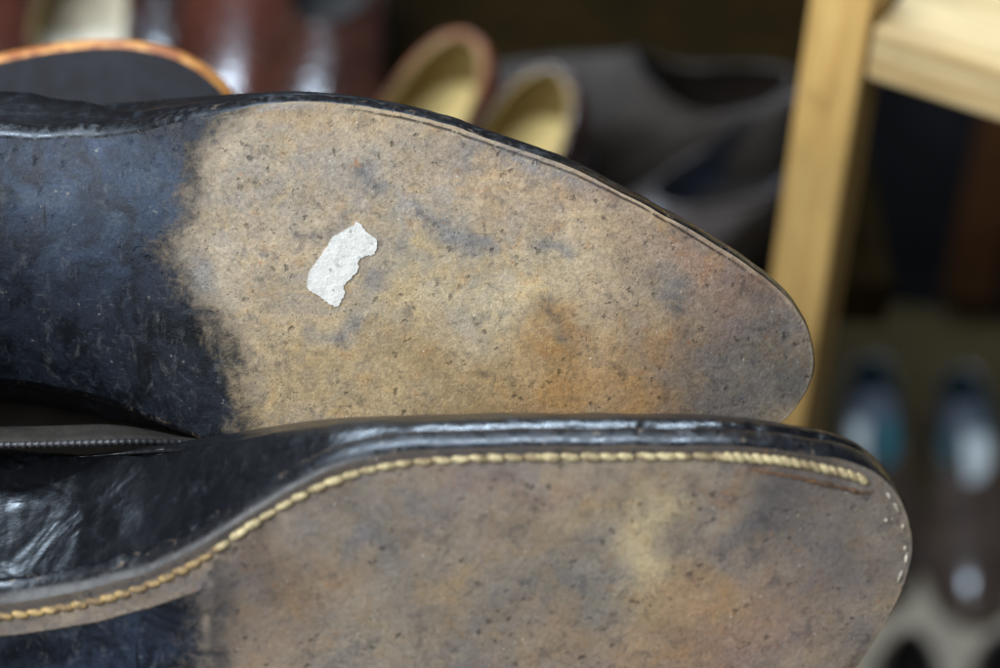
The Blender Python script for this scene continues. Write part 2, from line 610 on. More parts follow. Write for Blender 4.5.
def generic_shoe(name, label, loc, rz, mats, L=0.275, Wd=0.098, mirror=1, group=None, toe=0.06, opening=0.54, heel=0.075,
                 side=0.052, front=0.060, tilt=(0, 0), cat='shoe', toe_h=0.04, hw=0.30):
    mw = Matrix.Translation(loc) @ Matrix.Rotation(rz, 4, 'Z') @ Matrix.Rotation(R(tilt[1]), 4, 'X') @ Matrix.Rotation(R(tilt[0]), 4, 'Y')
    root = thing(name, label, cat, mw, group)
    O = generic_outline(L, Wd, 120, mirror, toe)

    def axis(P):
        return np.c_[np.clip(P[:, 0], 0.12 * L, 0.86 * L), np.zeros(len(P)) + 0.01 * Wd]

    def zb(x, y):
        s = x / L
        return 0.022 - 0.022 * sstep(s, 0.28, 0.58) + 0.055 * L * 2 * np.clip(s - 0.80, 0, 1) ** 2 * 4
    T = topline(len(O), 0.025 * L, opening * L, 0, 0, hw * Wd, heel, side, front, sgn=1 if O[5, 1] > 0 else -1)
    T[:, 2] += 0.01
    build_shoe(root, O, axis, zb, mats, edge=(0.0015, 0.004), zbulge=0.022,
               bulge_fn=lambda p, m: (0.0015, 0.02), top=T, rings=10, toe_h=toe_h, vamp_levels=12)
    # stacked heel block
    hp = [tuple(p) for p in O if p[0] < 0.27 * L]
    hp = sorted(hp, key=lambda q: math.atan2(q[1], q[0] - 0.2 * L))
    n = len(hp)
    vs = [(x * 0.97 + 0.002, y * 0.95, 0.0) for x, y in hp] + [(x, y, 0.0235) for x, y in hp]
    fs = [tuple(range(n)), tuple(range(2 * n - 1, n - 1, -1))] + [(i, (i + 1) % n, n + (i + 1) % n, n + i) for i in range(n)]
    link_mesh('heel', vs, fs, mats['welt'], root, smooth=False)
    return root


# ================================================================== materials
M_sole_a = worn_sole('worn leather sole', 1, 1.0, 1.0)
M_sole_b = worn_sole('worn leather sole darker', 4, .9, 0.6, rim_k=.1)
M_black = leather('black leather', lin((13, 14, 18)), lin((66, 74, 88)), 0.30, 0.4, 1, scuff_amt=.2, spec=.4, wk=.7)
M_black_b = leather('black creased leather', lin((11, 12, 15)), lin((84, 90, 102)), 0.27, 1.3, 3, scuff_amt=.10, spec=.5, wk=.55)
M_edge = leather('black edge dressing', lin((13, 14, 18)), lin((96, 98, 104)), 0.30, 0.04, 5, scuff_amt=.3, spec=.4, chips=.75)
M_lin_dark = plain('dark lining', lin((36, 33, 32)), .8)
M_suede_grey = plain('grey suede', lin((92, 88, 82)), .9, .3, 160, .2, .5)
def thread(name, c, dirtc):
    n = NT(name)
    v = n.mapped(scale=(.35, 1, 1), rot=(0, 0, R(35)))
    a = n.noise(1500, 3, .6, .3, vec=v)
    d_ = n.noise(120, 5, .7, .4)
    col = n.mix(n.step(a, .42, .62, 0, .55), c, dirtc)
    col = n.mix(n.step(d_, .44, .60, 0, .85), col, dirtc)
    return n.done(col, .62, n.bump(a, .8, .0005), .35)


M_tongue = plain('dusty dark suede', lin((50, 48, 46)), .9, .3, 160, .2, .5)
M_thread = thread('waxed cream thread', lin((190, 176, 136)), lin((118, 102, 76)))
M_thread_o = thread('tanned thread', lin((172, 146, 98)), lin((100, 82, 60)))
M_rust = thread('torn rust leather', lin((112, 80, 54)), lin((74, 60, 50)))
M_white = None

# ================================================================== shoe A (upper, in focus)
K_ALB = 0.86


def frame(px, py, depth, pitch, yaw, roll=0.0):
    """shoe frame whose sole (local -z) looks at the camera; pitch tips the sole downward, yaw pushes the toe away"""
    base = Matrix(((1, 0, 0), (0, -1, 0), (0, 0, -1))).transposed()      # columns x, y(down), z(forward) in camera space
    cam_space = Matrix.Rotation(R(pitch), 3, 'X') @ Matrix.Rotation(R(yaw), 3, 'Y') @ Matrix.Rotation(R(roll), 3, 'Z') @ base
    rot = (CR @ cam_space).to_4x4()
    return Matrix.Translation(W(px, py, depth)) @ rot


def cast(Mi, px, py, zf):
    o = Mi @ CAM
    d = (Mi.to_3x3() @ ray(px, py))
    z = 0.0
    for _ in range(6):
        k = (z - o.z) / d.z
        x, y = o.x + d.x * k, o.y + d.y * k
        z = float(zf(np.array([x]), np.array([y]))[0])
    return (x, y, z)


def project_np(mw, V):
    A = np.array((Matrix(CRI).to_4x4() @ Matrix.Translation(-CAM) @ mw))
    P = V @ A[:3, :3].T + A[:3, 3]
    return CX + P[:, 0] / -P[:, 2] * F, CY - P[:, 1] / -P[:, 2] * F


def vnoise(x, y, s, seed):
    """cheap smooth value noise for ragged paint borders"""
    r = np.random.RandomState(seed)
    g = r.rand(64, 64)
    u, v = x / s, y / s
    i, j = np.floor(u).astype(int), np.floor(v).astype(int)
    fu, fv = u - i, v - j
    fu, fv = fu * fu * (3 - 2 * fu), fv * fv * (3 - 2 * fv)
    a = g[i % 64, j % 64]; b = g[(i + 1) % 64, j % 64]; c = g[i % 64, (j + 1) % 64]; d = g[(i + 1) % 64, (j + 1) % 64]
    return (a * (1 - fu) + b * fu) * (1 - fv) + (c * (1 - fu) + d * fu) * fv - 0.5


def painter(base, blobs, black_fn, gloss_fn, crack_fn=lambda x, y: x * 0, margin=None, waist=()):
    def paint(V, dist, root):
        x, y = project_np(root.matrix_world.copy(), V)
        wx = x + 60 * vnoise(x, y, 60, 3) + 30 * vnoise(x, y, 22, 5) + 12 * vnoise(x, y, 8, 15)
        wy = y + 60 * vnoise(x, y, 60, 4) + 30 * vnoise(x, y, 22, 6) + 12 * vnoise(x, y, 8, 16)
        c = np.tile(np.array(base, float), (len(x), 1))
        for (bx, by, rx, ry, col, s) in blobs:
            a = (s * np.exp(-(((wx - bx) / rx) ** 2 + ((wy - by) / ry) ** 2)))[:, None]
            c = c * (1 - a) + np.array(col, float) * a
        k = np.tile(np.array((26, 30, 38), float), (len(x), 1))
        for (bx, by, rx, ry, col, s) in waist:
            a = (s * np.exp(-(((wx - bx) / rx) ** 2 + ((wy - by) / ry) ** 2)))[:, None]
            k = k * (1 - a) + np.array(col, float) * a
        g = np.array((150, 147, 142), float)
        c = c * .92 + g * .08
        if margin:
            a = (margin[1] * (1 - sstep(dist + .0008 * vnoise(x, y, 14, 9), 0.0018, .0036)) * sstep(900 - x, 0, 100))[:, None]
            c = c * (1 - a) + np.array(margin[0], float) * a
        st = lin_np(c) * K_ALB
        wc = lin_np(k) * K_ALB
        mk = np.c_[black_fn(x, y), np.clip(dist / 0.01, 0, 1), gloss_fn(x, y), crack_fn(x, y)]
        return st, mk, wc
    return paint


mw_a = frame(470, 265, 0.533, 13.0, 3.5)
root_a = thing('worn_shoe', 'upper black shoe lying on its side, tan worn sole with a torn white sticker', 'shoe', mw_a, 'worn black shoes shown sole out')
Mi_a = mw_a.inverted()

U250 = -0.058   # local x where the waist begins to lift


def zb_a(x, y):
    yc = 0.010 + 0.10 * np.clip(x, -0.2, 0.2)
    spring = 2.6 * np.clip(x - 0.030, 0, 1) ** 2
    w = sstep(-x, 0.050, 0.115)
    waist = 0.010 * w - 0.010 * sstep(-x, 0.12, 0.17)
    conv = (0.9 + 7.0 * w) * (y - yc) ** 2
    return spring + waist + conv


A_OUT = [(-380, 255), (-372, 200), (-335, 155), (-250, 130), (-150, 131), (-60, 136), (0, 138), (50, 139.5), (100, 137), (150, 130),
         (200, 118), (240, 108.5), (270, 104.5), (300, 102.5), (340, 103.5), (400, 113), (450, 126), (500, 142), (550, 160), (600, 182), (650, 207),
         (700, 235), (740, 259), (770, 282), (793, 306), (807, 330), (813, 354), (810, 378), (799, 400), (781, 422), (740, 450),
         (680, 474), (600, 492), (500, 500), (400, 495), (320, 481), (250, 457), (190, 431), (120, 402), (60, 386), (0, 378),
         (-60, 374), (-150, 372), (-250, 368), (-330, 355), (-372, 315)]
c = catmull([cast(Mi_a, px, py, zb_a)[:2] for px, py in A_OUT], True, 10)
O_a = resample(c, 420)
O_a = np.roll(O_a, -int(np.argmin(O_a[:, 0])), 0)
AX_A = np.array([cast(Mi_a, px, py, zb_a)[:2] for px, py in [(-250, 250), (0, 258), (250, 285), (500, 318), (700, 345)]])


def axis_from(AX):
    def axis(P):
        x = np.clip(P[:, 0], AX[0, 0], AX[-1, 0])
        return np.c_[x, np.interp(x, AX[:, 0], AX[:, 1])]
    return axis


def px_x(Mi_inv_root, p):
    return pix(Mi_inv_root @ Vector((p[0], p[1], 0)))


def edge_a(p, m):
    x, y = px_x(mw_a, p)
    if m[1] < 0:      # the side towards the top of the picture
        o = np.interp(x, [-400, 0, 100, 160, 200, 240, 280, 780, 820], [.0028, .0028, .0027, .0024, .0020, .0014, .0010, .0010, .0009])
        z = np.interp(x, [-400, 0, 150, 260, 320], [.0066, .0066, .0060, .0050, .0050])
    else:
        o, z = np.interp(x, [-400, 150, 300], [.003, .003, .0012]), .005
    return float(o), float(z)


def bulge_a(p, m):
    x, y = px_x(mw_a, p)
    if m[1] < 0:
        o = np.interp(x, [-400, 0, 60, 110, 170, 230, 270, 320, 600, 830], [.0080, .0079, .0060, .0033, .0023, .0015, .0012, .0010, .0008, .0005])
        z = np.interp(x, [-400, 0, 60, 110, 170, 230, 300], [.032, .032, .029, .024, .0165, .013, .011])
    else:
        o, z = np.interp(x, [-400, 100, 250], [.012, .012, .003]), .02
    return float(o), float(z)


def black_a(x, y):
    bx = np.interp(y, [60, 100, 130, 150, 200, 235, 255, 300, 330, 370, 430, 470], [262, 240, 212, 196, 186, 176, 172, 196, 222, 238, 247, 250])
    return 0.5 + np.clip((bx - x) / 75.0, -0.7, 0.7)


def gloss_a(x, y):
    top = np.interp(x, [180, 240, 300, 400, 500, 600, 700, 780], [122, 108, 102, 113, 142, 182, 235, 290])
    d = y - top
    g = np.exp(-((d - 9) / 11.0) ** 2) * np.exp(-((x - 545) / 55.0) ** 2) * 1.0
    g += np.exp(-((d - 3) / 5.0) ** 2) * np.exp(-((x - 265) / 50.0) ** 2)
    g += 0.35 * np.exp(-((d - 14) / 16.0) ** 2) * np.exp(-((x - 480) / 60.0) ** 2)
    return np.clip(g, 0, 1)


paint_a = painter((168, 150, 124), [
    (260, 150, 70, 60, (158, 147, 130), .8), (230, 210, 50, 70, (160, 146, 126), .7), (330, 130, 80, 30, (160, 142, 120), .6),
    (360, 170, 60, 40, (160, 150, 136), .5), (420, 210, 40, 28, (146, 143, 140), .7), (450, 232, 30, 22, (136, 134, 134), .6),
    (530, 190, 80, 45, (176, 153, 126), .7), (600, 230, 70, 45, (174, 150, 120), .7), (480, 290, 90, 45, (182, 168, 138), .7),
    (400, 290, 60, 40, (172, 156, 124), .5), (300, 330, 50, 40, (170, 150, 118), .6), (350, 350, 50, 30, (150, 142, 128), .5),
    (330, 400, 110, 40, (164, 140, 100), .8), (470, 380, 80, 40, (156, 130, 88), .7), (560, 370, 70, 45, (152, 116, 72), .75),
    (660, 400, 60, 40, (150, 108, 66), .7), (600, 330, 60, 40, (160, 132, 94), .5), (575, 410, 60, 25, (148, 116, 76), .5),
    (650, 290, 40, 30, (140, 128, 116), .7), (700, 262, 70, 34, (142, 112, 94), .8), (690, 330, 50, 40, (146, 118, 92), .5),
    (760, 330, 66, 60, (120, 101, 90), .9), (730, 385, 56, 50, (102, 96, 92), .95), (790, 385, 36, 50, (98, 94, 90), .9), (690, 375, 22, 50, (120, 100, 80), .6),  # toe blobs: dirt, with some of the toe's shade painted in
    (760, 290, 40, 25, (134, 104, 88), .6), (540, 150, 60, 16, (128, 120, 116), .7), (620, 196, 60, 14, (132, 112, 96), .6),
    (700, 240, 60, 12, (110, 98, 90), .55), (300, 112, 90, 9, (170, 142, 104), .6), (195, 280, 26, 26, (150, 148, 146), .8),
    (375, 190, 16, 12, (112, 110, 112), .7), (376, 268, 14, 18, (118, 112, 110), .7), (352, 222, 22, 10, (124, 116, 112), .6), (455, 226, 24, 10, (108, 108, 112), .75), (350, 345, 22, 16, (118, 114, 112), .7), (532, 250, 12, 10, (104, 104, 108), .7),
    (545, 348, 14, 10, (100, 100, 104), .7), (412, 250, 14, 12, (118, 118, 122), .6), (655, 300, 26, 20, (104, 102, 102), .75), (300, 380, 16, 10, (112, 104, 94), .6),
    (585, 390, 70, 36, (148, 114, 70), .7), (560, 335, 24, 14, (150, 112, 70), .6), (510, 300, 30, 14, (196, 176, 138), .6), (640, 200, 60, 16, (140, 112, 94), .7),
    (270, 240, 36, 50, (172, 158, 138), .6), (700, 415, 36, 24, (96, 90, 86), .8), (665, 350, 20, 40, (136, 106, 74), .6), (480, 150, 70, 14, (134, 124, 116), .6),
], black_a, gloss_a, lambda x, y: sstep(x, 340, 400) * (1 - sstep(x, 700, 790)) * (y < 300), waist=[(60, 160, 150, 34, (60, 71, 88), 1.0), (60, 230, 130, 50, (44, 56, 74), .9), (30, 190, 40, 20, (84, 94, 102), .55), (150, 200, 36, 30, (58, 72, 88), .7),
    (60, 330, 150, 50, (22, 25, 33), 1.0), (200, 350, 45, 60, (15, 16, 19), 1.0), (150, 390, 90, 40, (18, 19, 22), .9), (130, 250, 30, 30, (36, 46, 62), .7),])  # waist blobs: scuffed polish, blue sheen above and shade below painted in

N_A = len(O_a)
jit = vnoise(np.arange(N_A) * 1.0, np.zeros(N_A), 5.0, 51) * .00045 + vnoise(np.arange(N_A) * 1.0, np.zeros(N_A), 1.6, 52) * .00022
O_a = O_a + outline_normals(O_a) * jit[:, None]
sg = 1 if O_a[5, 1] > O_a[0, 1] else -1
xh = O_a[:, 0].min()
T_a = topline(N_A, xh + .008, xh + .150, AX_A[0, 1], AX_A[1, 1], .030, .085, .066, .082, sgn=sg)
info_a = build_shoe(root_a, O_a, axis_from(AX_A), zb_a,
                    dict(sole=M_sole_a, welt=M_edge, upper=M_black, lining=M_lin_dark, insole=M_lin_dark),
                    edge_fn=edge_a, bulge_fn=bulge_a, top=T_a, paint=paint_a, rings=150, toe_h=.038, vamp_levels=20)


def heel_block(root, O, xlim, zb, mat, depth):
    hp = [p for p in O if p[0] < xlim]
    cx = xlim - 0.01
    cy = float(np.mean([p[1] for p in hp]))
    hp = sorted(hp, key=lambda q: math.atan2(q[1] - cy, q[0] - cx))
    n = len(hp)
    zt = zb(np.array([p[0] for p in hp]), np.array([p[1] for p in hp]))
    vs = [(p[0] * .98 + (cx) * .02, p[1] * .97 + cy * .03, -depth) for p in hp] + [(p[0], p[1], zt[i] + .002) for i, p in enumerate(hp)]
    fs = [tuple(range(n)), tuple(range(2 * n - 1, n - 1, -1))] + [(i, (i + 1) % n, n + (i + 1) % n, n + i) for i in range(n)]
    link_mesh('heel', vs, fs, mat, root, smooth=False)


heel_block(root_a, O_a, xh + 0.068, zb_a, M_edge, 0.016)

# torn white sticker on the sole
n = NT('torn white paper')
pa = n.noise(240, 6, 0.7)
pc = n.mix(n.step(n.add(n.voro(420), n.mul(n.noise(1300, 5, .75), 1.1)), 0.58, 0.80, 0.6, 0.0), lin((202, 202, 198)), lin((122, 120, 116)))
pc = n.gain(pc, n.step(pa, .3, .7, .86, 1.08))
pc = n.mix(n.step(n.noise(330, 5, .7, loc=(3, 0, 0)), .60, .70, 0, .5), pc, lin((140, 136, 126)))
M_white = n.done(pc, 0.75, n.bump(n.noise(600, 5, .7), 0.7, 0.0006), .3)
ST = [(165, 475), (167, 430), (172, 385), (200, 342), (230, 300), (262, 256), (290, 215), (305, 186), (322, 158), (335, 152), (348, 168), (365, 175), (385, 187), (400, 172),
      (420, 170), (440, 165), (450, 150), (432, 134), (426, 114), (434, 98), (446, 96), (456, 80), (474, 74), (492, 84), (500, 100), (512, 112), (520, 130), (515, 165), (540, 166), (560, 163), (585, 172), (590, 200),
      (586, 232), (575, 265), (552, 276), (525, 276), (505, 285), (480, 303), (468, 322), (478, 342), (468, 372), (455, 392), (438, 398), (424, 424), (405, 432), (398, 446), (384, 458), (388, 480), (394, 500), (386, 530),
      (372, 552), (356, 580), (330, 586), (305, 572), (270, 546), (240, 522), (212, 508), (190, 490)]
poly = [(280 + x / 6.07, 210 + y / 6.07) for x, y in ST]
pl = resample(np.array(poly), 260)
pl += rng.normal(0, .35, pl.shape)
cen = (pl.mean(0))
vs, fs = [], []
RT = np.linspace(0.05, 1, 14)
# triangulated sheet that hugs the sole: bmesh fill then raised by its thickness
bm = bmesh.new()
bv = []
for q in pl:
    x, y, z = cast(Mi_a, q[0], q[1], zb_a)
    bv.append(bm.verts.new((x, y, 0)))
fc = bm.faces.new(bv)
bmesh.ops.triangulate(bm, faces=[fc])
bmesh.ops.subdivide_edges(bm, edges=[e for e in bm.edges if e.calc_length() > .0015], cuts=3, use_grid_fill=True)
for v in bm.verts:
    z = float(zb_a(np.array([v.co.x]), np.array([v.co.y]))[0])
    v.co.z = z - 0.00035
ret = bmesh.ops.extrude_face_region(bm, geom=bm.faces[:])
for v in [g for g in ret['geom'] if isinstance(g, bmesh.types.BMVert)]:
    v.co.z += 0.0006
bmesh.ops.recalc_face_normals(bm, faces=bm.faces)
me = bpy.data.meshes.new('torn_sticker')
bm.to_mesh(me)
bm.free()
me.materials.append(M_white)
o = bpy.data.objects.new('torn_sticker', me)
COL.objects.link(o)
o.parent = root_a
o['label'] = 'torn scrap of white paper stuck to the sole'

# ================================================================== shoe B (lower, nearer, with stitching)
mw_b = frame(500, 600, 0.492, 21.0, 4.0)
root_b = thing('worn_shoe', 'lower black shoe with cream welt stitching round its scuffed brown sole', 'shoe', mw_b, 'worn black shoes shown sole out')
Mi_b = mw_b.inverted()


def zb_b(x, y):
    yc = 0.010 - 0.12 * np.clip(x, -0.2, 0.2)
    spring = 1.6 * np.clip(x - 0.045, 0, 1) ** 2
    w = sstep(-x, 0.055, 0.115)
    waist = 0.008 * w - 0.008 * sstep(-x, 0.12, 0.17)
    conv = (0.7 + 2.0 * w) * (y - yc) ** 2
    return spring + waist + conv


B_OUT = [(-410, 690), (-400, 630), (-360, 595), (-280, 590), (-200, 600), (-100, 606), (0, 603), (50, 597), (100, 586.5), (150, 571.5),
         (200, 547), (230, 527.5), (260, 508), (300, 484), (350, 462), (400, 452), (450, 448), (500, 446.5), (600, 445.5), (700, 445.5),
         (760, 448), (800, 452.5), (850, 462.5), (878, 475), (897, 496), (907, 520), (911, 545), (908, 570), (897, 600), (883, 628),
         (861, 660), (830, 700), (780, 752), (700, 806), (600, 846), (500, 866), (400, 866), (300, 850), (200, 828), (100, 812), (0, 804),
         (-100, 806), (-220, 806), (-320, 795), (-380, 750)]
c = catmull([cast(Mi_b, px, py, zb_b)[:2] for px, py in B_OUT], True, 10)
O_b = resample(c, 420)
O_b = np.roll(O_b, -int(np.argmin(O_b[:, 0])), 0)
AX_B = np.array([cast(Mi_b, px, py, zb_b)[:2] for px, py in [(-290, 695), (0, 704), (250, 680), (500, 650), (770, 580)]])


def edge_b(p, m):
    x, y = px_x(mw_b, p)
    if m[1] < 0:
        o = np.interp(x, [-400, 0, 150, 250, 350, 450, 700, 850, 900], [.0034, .0034, .0030, .0026, .0022, .0016, .0015, .0014, .0010])
    else:
        o = .0012
    return float(o), .0052


def bulge_b(p, m):
    x, y = px_x(mw_b, p)
    if m[1] < 0:
        o = np.interp(x, [-400, 0, 100, 180, 260, 330, 400, 700, 860, 920], [.0128, .0126, .0112, .0086, .0060, .0031, .0014, .0010, .0008, .0004])
        z = np.interp(x, [-400, 0, 100, 180, 260, 330, 420], [.056, .056, .049, .042, .028, .017, .012])
    else:
        o, z = .004, .018
    return float(o), float(z)


def black_b(x, y):
    bx = np.interp(y, [540, 580, 610, 640, 668, 720], [196, 203, 207, 205, 200, 196])
    return 0.5 + np.clip((bx - x) / 95.0, -0.75, 0.75) - 0.9 * np.exp(-(np.maximum(0, 622 - np.interp(x, [-100, 0, 100, 150, 200], [0, 0, 16, 34, 56]) + 8 - y) / 6.0)) * 0


def lip_b(x, y):
    # the brown lip between stitching and edge all the way along the waist
    lim = np.interp(x, [-200, 0, 50, 100, 150, 200, 215], [640, 637, 631, 622, 608, 590, 560])
    return sstep(lim - y, -3.0, 3.0)


_bb = black_b
def black_b2(x, y):
    v = _bb(x, y)
    v = np.where(x < 215, v * (1 - lip_b(x, y)) + (-0.1) * lip_b(x, y), v)
    return v - (.28 + .5 * vnoise(x, y, 9, 33)) * np.exp(-((x - 206 - 9 * vnoise(x, y, 20, 31)) / 4.5) ** 2) * sstep(y, 574, 584) * (1 - sstep(y, 640, 655))


paint_b = painter((138, 124, 108), [
    (245, 575, 46, 46, (96, 82, 74), .9), (320, 520, 60, 30, (126, 110, 96), .6), (280, 620, 60, 50, (136, 112, 88), .7),
    (370, 560, 60, 55, (106, 102, 98), .9), (370, 640, 60, 40, (132, 122, 108), .6), (470, 520, 70, 40, (132, 116, 100), .6),
    (560, 590, 70, 45, (104, 100, 96), .8), (560, 500, 70, 30, (142, 124, 100), .6), (600, 560, 50, 40, (128, 120, 110), .7),
    (660, 560, 34, 60, (166, 150, 118), .85), (690, 500, 50, 30, (152, 138, 116), .6), (700, 620, 50, 40, (156, 126, 92), .7),
    (640, 650, 70, 30, (150, 120, 92), .6), (760, 640, 70, 40, (146, 116, 98), .7), (760, 560, 40, 40, (134, 114, 98), .5),
    (800, 525, 75, 55, (84, 79, 78), 1.0), (850, 560, 50, 60, (108, 100, 96), .9), (700, 470, 60, 14, (110, 100, 92), .7), (830, 610, 50, 40, (128, 112, 100), .6),
    (860, 500, 40, 20, (110, 100, 94), .7), (500, 475, 160, 9, (128, 104, 92), .6), (770, 478, 80, 8, (120, 92, 76), .6),
    (430, 640, 40, 30, (136, 118, 96), .5), (470, 645, 30, 20, (110, 106, 106), .5),
    (226, 622, 26, 60, (86, 78, 74), .9), (206, 600, 8, 26, (132, 122, 110), .6), 
    (655, 545, 26, 70, (176, 158, 122), .8), (590, 500, 50, 20, (150, 132, 104), .6), (450, 590, 30, 20, (150, 128, 100), .6), (330, 600, 30, 26, (142, 118, 92), .6),
    (700, 590, 40, 30, (160, 128, 94), .7), (560, 640, 40, 26, (146, 122, 96), .6), (60, 615, 170, 16, (106, 96, 88), .9), (175, 585, 40, 16, (104, 94, 86), .9),
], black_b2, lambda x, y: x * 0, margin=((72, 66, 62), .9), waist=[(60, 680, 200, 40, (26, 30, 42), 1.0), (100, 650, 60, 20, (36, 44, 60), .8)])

N_B = len(O_b)
jit = vnoise(np.arange(N_B) * 1.0, np.zeros(N_B), 5.0, 53) * .00045 + vnoise(np.arange(N_B) * 1.0, np.zeros(N_B), 1.6, 54) * .0002
O_b = O_b + outline_normals(O_b) * jit[:, None]
sgb = 1 if O_b[5, 1] > O_b[0, 1] else -1
xhb = O_b[:, 0].min()


def top_b():
    """opening whose near rim runs where the beaded seam shows above the flank"""
    T = topline(N_B, xhb + .008, xhb + .168, AX_B[0, 1], AX_B[1, 1], .030, .085, .060, .074, sgn=sgb)
    return T


T_b = top_b()
T_b[:, 2] += .012
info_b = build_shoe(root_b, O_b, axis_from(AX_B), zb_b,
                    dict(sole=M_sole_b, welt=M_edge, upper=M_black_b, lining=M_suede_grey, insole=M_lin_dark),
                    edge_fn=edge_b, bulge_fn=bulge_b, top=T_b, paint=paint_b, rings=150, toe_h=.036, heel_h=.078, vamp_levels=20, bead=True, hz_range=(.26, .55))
heel_block(root_b, O_b, xhb + 0.068, zb_b, M_edge, 0.014)

# beaded top seam and the grey tongue that shows above it
M_bead = leather('waxed seam', lin((44, 46, 50)), lin((120, 122, 126)), .4, .2, 21, scuff_amt=.5)
bp = resample(catmull([(-120, 448), (-60, 446.5), (0, 445), (50, 444), (100, 442.5), (150, 441.5), (200, 443)], False, 10), 150, False)


def zplane(h):
    return lambda x, y: np.full_like(x, h)


pth = [Vector(cast(Mi_b, x, y, zplane(.057 + .006 * float(sstep(np.array(x), 110, 200))))) for x, y in bp]
v, f = tube(pth, .0008, 8, False, lambda i: .00075 * (1 + .30 * math.sin(i * 1.9)))
link_mesh('seam', v, f, M_bead, root_b)
rows = []
for t in np.linspace(0, 1, 6):
    h = .0575 + .010 * t
    hx = lambda x: h + .006 * float(sstep(np.array(x), 110, 200))
    rows.append([Vector(cast(Mi_b, x, y - (14.5 * sstep(205 - x, 0, 110)) * math.sin(t * math.pi / 2) + .8 * (1 - t), zplane(hx(x)))) for x, y in bp])
v, f = loft(rows, False)
o = link_mesh('tongue', v, f, M_tongue, root_b)
sm = o.modifiers.new('thick', 'SOLIDIFY')
sm.thickness = .0022
sm.offset = 0

# stitching round the sole
S_PX = [(-90, 622), (-40, 620), (0, 617), (50, 610.5), (100, 600.5), (150, 585), (200, 561), (230, 540), (260, 520), (300, 496.5), (350, 475),
        (400, 464), (450, 460), (500, 458), (600, 457), (700, 456.5), (760, 459), (800, 464), (850, 475), (871, 483)]
sc = catmull(S_PX, False, 12)
d = np.r_[0, np.cumsum(np.linalg.norm(np.diff(sc, axis=0), axis=1))]


def at(s):
    return np.interp(s, d, sc[:, 0]), np.interp(s, d, sc[:, 1])


def stitches(name, s0, s1, pitch, mat, length, rad, twist=0, jit=1.0, skip=()):
    vs, fs = [], []
    s = s0
    k = 0
    while s < s1:
        k += 1
        if k in skip:
            s += pitch
            continue
        L_ = length * (1 + random.uniform(-.12, .12) * jit)
        rr = rad * (1 + random.uniform(-.15, .12) * jit)
        a = at(s); b = at(s + L_)
        tw = twist + random.uniform(-.5, .5) * jit
        pa_ = Vector(cast(Mi_b, a[0], a[1] - tw, zb_b)); pb_ = Vector(cast(Mi_b, b[0], b[1] + tw, zb_b))
        pth, rads = [], []
        for t in np.linspace(0, 1, 7):
            p = pa_.lerp(pb_, t)
            hgt = rr * (-0.48 + 0.66 * math.sin(math.pi * t) ** 0.7)
            pth.append(Vector((p.x, p.y, p.z - hgt)))
            rads.append(rr * (0.58 + 0.42 * math.sin(math.pi * t) ** 0.6))
        v, f = tube(pth, rr, 8, False, lambda i: rads[i])
        o0 = len(vs)
        vs += v
        fs += [tuple(i + o0 for i in q) for q in f]
        s += pitch * (1 + random.uniform(-.06, .06) * jit)
    return link_mesh(name, vs, fs, mat, root_b)


dl = np.interp(205, sc[:, 0], d)
dr = np.interp(715, sc[:, 0], d)
o = stitches('stitching', 0, dl + 12, 15.0, M_thread_o, 17.5, .00094, twist=2.2)
o['label'] = 'tan stitching along the black waist'
stitches('stitching', dl + 12, dr, 18.5, M_thread, 20.0, .00100, twist=1.2)
o = stitches('stitching', dr, d[-1] - 8, 9.5, M_thread, 13.0, .00098, twist=2.8, jit=.6)
o['label'] = 'tight rope like stitching near the toe'

# torn groove below the rope stitching, and loose thread ends round the toe
gp = catmull([(752, 470), (790, 476), (830, 485), (858, 492), (874, 491)], False, 10)
pth = [Vector(cast(Mi_b, x, y + random.uniform(-.6, .6), zb_b)) for x, y in gp]
v, f = tube(pth, .0006, 6, False, lambda i: .0002 + .0005 * max(0, math.sin(math.pi * min(1, i / (len(pth) - 1)))) * random.uniform(.4, 1.2))
link_mesh('torn_edge', v, f, M_rust, root_b)
vs, fs = [], []
for (x, y, l, an) in [(889, 496, 9, 58), (897, 508, 12, 64), (903, 527, 6, 80), (905, 548, 5, 85), (906, 559, 10, 95), (900, 576, 13, 112), (886, 520, 3, 40)]:
    dx, dy = math.cos(R(an)) * l / 2, math.sin(R(an)) * l / 2
    pth = [Vector(cast(Mi_b, x + dx * t, y + dy * t, zb_b)) - Vector((0, 0, .0002)) for t in (-1, -.3, .3, 1)]
    v, f = tube(pth, .00045, 6, False, lambda i: [.00018, .00042, .00034, .00012][i])
    o0 = len(vs)
    vs += v
    fs += [tuple(i + o0 for i in q) for q in f]
link_mesh('thread_stubs', vs, fs, plain('bleached thread', lin((158, 150, 136)), .7, .5, 500), root_b)

# ================================================================== third sole behind A, dark with orange edge
mw_c = frame(60, 130, 0.68, 12, 2)
root_c = thing('dark_soled_shoe', 'shoe with a charcoal sole and bright tan edge, behind the upper black shoe', 'shoe', mw_c)
Mi_c = mw_c.inverted()


def zb_c(x, y):
    return 1.2 * (y - 0.01) ** 2 + 2.0 * np.clip(x - .02, 0, 1) ** 2


